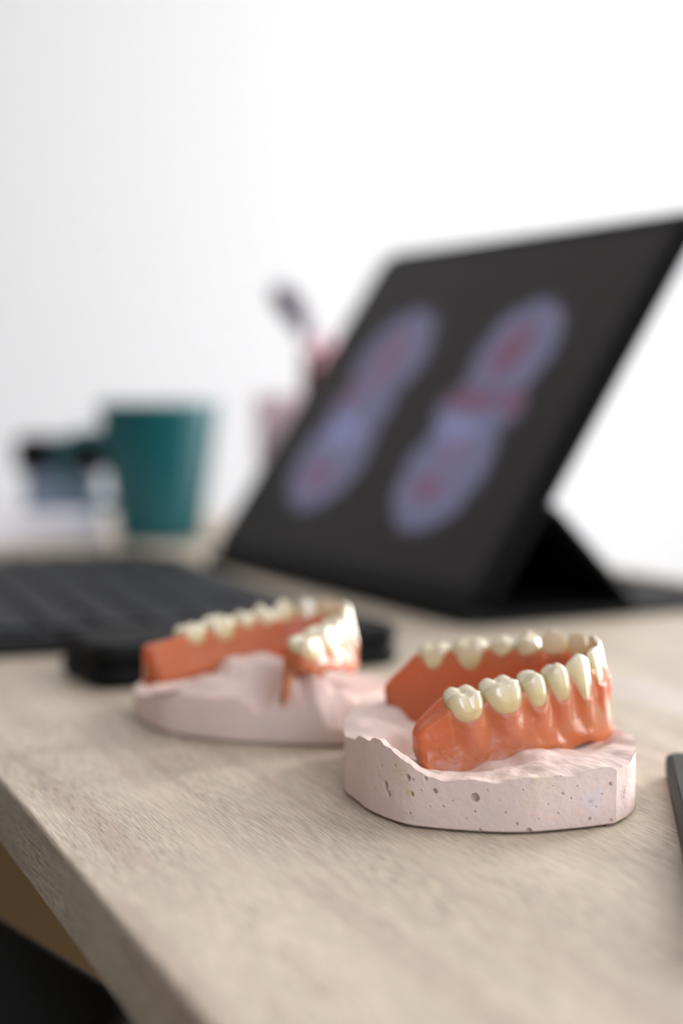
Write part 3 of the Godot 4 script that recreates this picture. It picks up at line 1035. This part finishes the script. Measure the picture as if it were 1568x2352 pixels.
var SCANS := [[0.30, 0.375, 0.135, 0.165, 0.0], [0.288, 0.675, 0.14, 0.175, 0.0], [0.29, 0.525, 0.125, 0.09, 0.0], [0.712, 0.37, 0.125, 0.165, 0.0], [0.70, 0.685, 0.14, 0.175, 0.0], [0.70, 0.52, 0.14, 0.09, 0.0]]
var CORES := [[0.285, 0.37, 0.05, 0.10, 0.15, Color8(138, 92, 116), 0.8], [0.22, 0.48, 0.06, 0.05, 0.0, Color8(138, 100, 128), 0.7], [0.275, 0.60, 0.09, 0.07, 0.0, Color8(146, 150, 196), 0.9], [0.275, 0.73, 0.06, 0.05, 0.0, Color8(138, 92, 120), 0.8],
	[0.70, 0.36, 0.055, 0.09, 0.2, Color8(136, 84, 108), 0.95], [0.66, 0.495, 0.13, 0.035, 0.0, Color8(130, 84, 108), 0.95], [0.80, 0.50, 0.05, 0.05, 0.0, Color8(130, 84, 108), 0.8], [0.665, 0.575, 0.10, 0.04, 0.0, Color8(150, 152, 198), 0.9], [0.70, 0.635, 0.06, 0.06, 0.0, Color8(140, 120, 156), 0.7], [0.68, 0.735, 0.045, 0.04, 0.0, Color8(140, 84, 110), 0.9]]


func keyboard() -> void:
	# right long side from (20, 690) to (-87, 1016); local x along that side, away from the viewer
	var k0 := Vector2(4.0, 700.0)
	var dir := Vector2(-0.330, 0.944)
	var side := Vector2(-0.944, -0.330)
	var L := 318.0
	var W := 158.0
	var c := k0 + dir * L / 2 + side * W / 2
	var o := base("keyboard", P(c.x, 0, c.y), plan_turn(dir.x, dir.y))
	tag(o, "flat dark grey keyboard with low keys behind the left cast", "keyboard")
	part("keyboard_body", plate(L, W, 8.0, 8, 2.5), M.black_matte, o)
	var keys := {}
	var pitch := 20.0
	var rows := 6
	for r in rows:
		var x := -L / 2 + 9.0
		var z := -W / 2 + 19.0 + r * 22.0
		var k := 0
		while x < L / 2 - 20:
			var w := pitch - 3.0
			if r == 5 and k == 3: w = pitch * 5 - 3.0
			elif (k == 0 and r > 1): w = pitch * (1.0 + 0.25 * (r - 1)) - 3.0
			w = minf(w, L / 2 - 8 - x)
			if L / 2 - 8 - (x + w + 3.0) < 14: w = L / 2 - 8 - x
			var key := "%.1f" % w
			if not keys.has(key):
				keys[key] = plate(w, 19.0, 3.2, 2.2, 0.9, 3, 2)
			part("key", keys[key], M.key, o, Vector3(x + w / 2, 7.6, z) * MM)
			x += w + 3.0
			k += 1

func black_case() -> void:
	# near side from (-82, 588) to (17, 640)
	var a := Vector2(-86, 579)
	var b := Vector2(25, 637)
	var dir := (b - a).normalized()
	var side := Vector2(-dir.y, dir.x)
	var L := (b - a).length()
	var W := 48.0
	var c := (a + b) / 2 + side * W / 2
	var o := base("glasses_case", P(c.x, 0, c.y), plan_turn(dir.x, dir.y))
	tag(o, "small black rounded case lying between the left cast and the keyboard", "case")
	part("lower_shell", plate(L, W, 8.0, 9, 3.0), M.black_soft, o)
	part("lid", plate(L, W, 8.2, 9, 3.6), M.black_soft, o, Vector3(0, 8.0, 0) * MM)

func mug() -> void:
	var o := base("mug", P(-128, 0, 1160), 0.0)
	tag(o, "teal tapered coffee mug standing behind the keyboard", "mug")
	var prof := [[0.0, 0.0], [25.5, 0.0], [28.5, 0.8], [29.8, 3.0], [32.0, 20.0], [36.4, 50.0], [40.5, 80.0], [42.8, 94.0], [43.0, 96.0], [42.0, 97.0], [40.6, 96.2], [39.6, 92.0], [35.8, 62.0], [29.8, 22.0], [26.5, 7.0], [22.0, 5.0], [0.0, 5.0]]
	part("body", lathe(prof, 64), M.mug, o)
	var hp := []
	var hr := []
	for q in [[-37, 72], [-46, 74], [-56, 73], [-65, 68], [-69, 58], [-66, 45], [-58, 34], [-47, 27], [-32, 25]]:
		hp.append(Vector3(q[0], q[1], 0))
	var sm := spline(hp, 5, false)
	for k in sm.size():
		hr.append(lerpf(5.2, 3.8, float(k) / sm.size()))
	var h := part("handle", tube(sm, hr, 14, 1.5), M.mug, o)
	h.rotation.y = deg_to_rad(8)

func papers() -> void:
	var o := base("notepad", P(-232, 0, 1205), plan_turn(-0.36, 0.93))
	tag(o, "thick white notepad lying behind the keyboard at the left edge", "notepad")
	part("pages", plate(120, 90, 14, 1.0, 0.4), M.paper, o)
	part("cover_sheet", plate(120, 90, 0.6, 1.0, 0.2), M.paper, o, Vector3(0, 14, 0) * MM)
	var s := base("storage_box", P(-212, 0, 1262), plan_turn(0.98, 0.1))
	tag(s, "small blue grey box with a black lid beyond the mug's handle", "box")
	part("box_body", plate(56, 46, 44, 4, 1.5), M.box_blue, s)
	part("lid", plate(70, 50, 27, 5, 3), M.black_soft, s, Vector3(0, 43.5, 0) * MM)

func pen_cup() -> void:
	var o := base("pen_cup", P(-27, 0, 1215))
	tag(o, "pale pink pen cup mostly hidden behind the tablet", "cup")
	part("cup_wall", lathe([[0.0, 0.0], [31.0, 0.0], [33.0, 1.5], [35.0, 50.0], [37.0, 101.0], [36.2, 102.0], [35.2, 101.0], [33.5, 50.0], [31.0, 4.0], [0.0, 4.0]], 48), M.cup_pink, o)
	var list := [["brush", Vector3(22, 6, 4), Vector3(-6, 180, 6), M.pen_pink, M.pen_violet, "pink brush with a dark violet head leaning out of the pen cup"], ["marker_pen", Vector3(-2, 6, 12), Vector3(6, 133, 8), M.pen_pink, M.pen_red, "marker pen with a dark red cap standing in the pen cup"], ["marker_pen", Vector3(10, 6, -10), Vector3(14, 146, -8), M.pen_pink, M.pen_pink, "plain pale pink marker pen behind the red capped one"]]
	for q in list:
		var a: Vector3 = q[1]
		var b: Vector3 = q[2]
		var t := base(q[0], P(-27 + a.x, a.y, 1215 - a.z))
		tag(t, q[5], "brush" if q[0] == "brush" else "pen", "pens in the pink cup")
		var d := b - a
		var n := d.normalized()
		var e := d.length()
		if q[0] == "brush":
			part("handle", tube([Vector3.ZERO, d * 0.3, d * 0.72, d * 0.80], [3.0, 3.4, 3.0, 2.6]), q[3], t)
			part("brush_head", tube([d * 0.79, n * (e - 26), n * (e - 14) + Vector3(-6, 0, 0), n * (e - 4) + Vector3(-13, 0, 0), d + Vector3(-16, 0, 0)], [3.0, 8.5, 10.0, 8.5, 3.0], 14), q[4], t)
		else:
			part("barrel", tube([Vector3.ZERO, n * 4, n * (e - 38)], [3.0, 6.0, 6.0], 14), q[3], t)
			part("cap", tube([n * (e - 39), n * (e - 37), n * (e - 4), d], [6.6, 7.0, 6.8, 5.0], 14), q[4], t)

func notebook() -> void:
	# corner at (90, 454); left side runs towards the viewer to (77, 366)
	var c := Vector2(90, 454)
	var dn := Vector2(-0.145, -0.989)
	var rt := Vector2(0.995, 0.05)
	rt = Vector2(-dn.y, dn.x)
	var W := 82.0
	var L := 160.0
	var m := c + dn * L / 2 + rt * W / 2
	var o := base("smartphone", P(m.x, 0, m.y), plan_turn(rt.x, rt.y))
	tag(o, "dark grey flat slab lying at the right edge beside the front cast", "phone")
	part("body", plate(W, L, 6.4, 3.0, 1.4), M.notebook, o)
	part("front_panel", plate(W - 3.0, L - 3.0, 0.5, 2.2, 0.2), M.notebook, o, Vector3(0, 6.3, 0) * MM)

func chair() -> void:
	# arm rest pad: far side along (-104, 494) .. (-73, 451), 50 mm below the desk top
	var dir := Vector2(0.585, -0.811)
	var perp := Vector2(-0.811, -0.585)
	var pad := Vector2(-62, 435) - dir * 95 + perp * 46
	var c := pad + perp * 245
	var o := base("office_chair", Vector3(c.x * MM, 0, -c.y * MM), plan_turn(dir.x, dir.y))
	tag(o, "black office chair pushed up to the desk, one armrest showing", "chair")
	var ax := 0.0
	# local axes: x along the arm rests, z across (towards perp is +z or -z by sign)
	var zs := signf(Vector3(perp.x, 0, -perp.y).dot(o.basis.z))
	for s in [-1.0, 1.0]:
		part("armrest", plate(260, 92, 34, 26, 7, 8, 5), M.leather, o, Vector3(0, 690 - 34, 245 * s * -zs) * MM)
		part("arm_support", tube([Vector3(30, 440, 215 * s), Vector3(30, 470, 250 * s), Vector3(20, 560, 252 * s), Vector3(0, 662, 245 * s)], [14, 14, 14, 14]), M.black_soft, o)
	part("seat", plate(480, 500, 80, 90, 32, 8, 5), M.leather, o, Vector3(0, 400, 0) * MM)
	part("backrest", plate(420, 560, 70, 90, 30, 8, 5), M.leather, o, Vector3(-250, 800, 0) * MM, Vector3(0, 0, PI / 2 + 0.12))
	part("back_bracket", tube([Vector3(-120, 400, 0), Vector3(-250, 410, 0), Vector3(-285, 520, 0), Vector3(-275, 640, 0)], [22, 22, 22, 22]), M.black_soft, o)
	part("gas_column", tube([Vector3(0, 90, 0), Vector3(0, 405, 0)], [28, 22]), M.black_soft, o)
	for k in 5:
		var a := TAU * k / 5
		var e := Vector3(cos(a), 0, sin(a)) * 300
		part("leg", tube([Vector3(0, 110, 0), e + Vector3(0, 72, 0)], [26, 18]), M.black_soft, o)
		part("caster", tube([e + Vector3(-sin(a) * 22, 28, cos(a) * 22), e + Vector3(sin(a) * 22, 28, -cos(a) * 22)], [28, 28], 20), M.black_soft, o)

func _ready() -> void:
	set_view_and_light()
	make_materials()
	room()
	desk()
	chair()
	casts_and_dentures()
	tablet()
	keyboard()
	black_case()
	mug()
	pen_cup()
	papers()
	notebook()
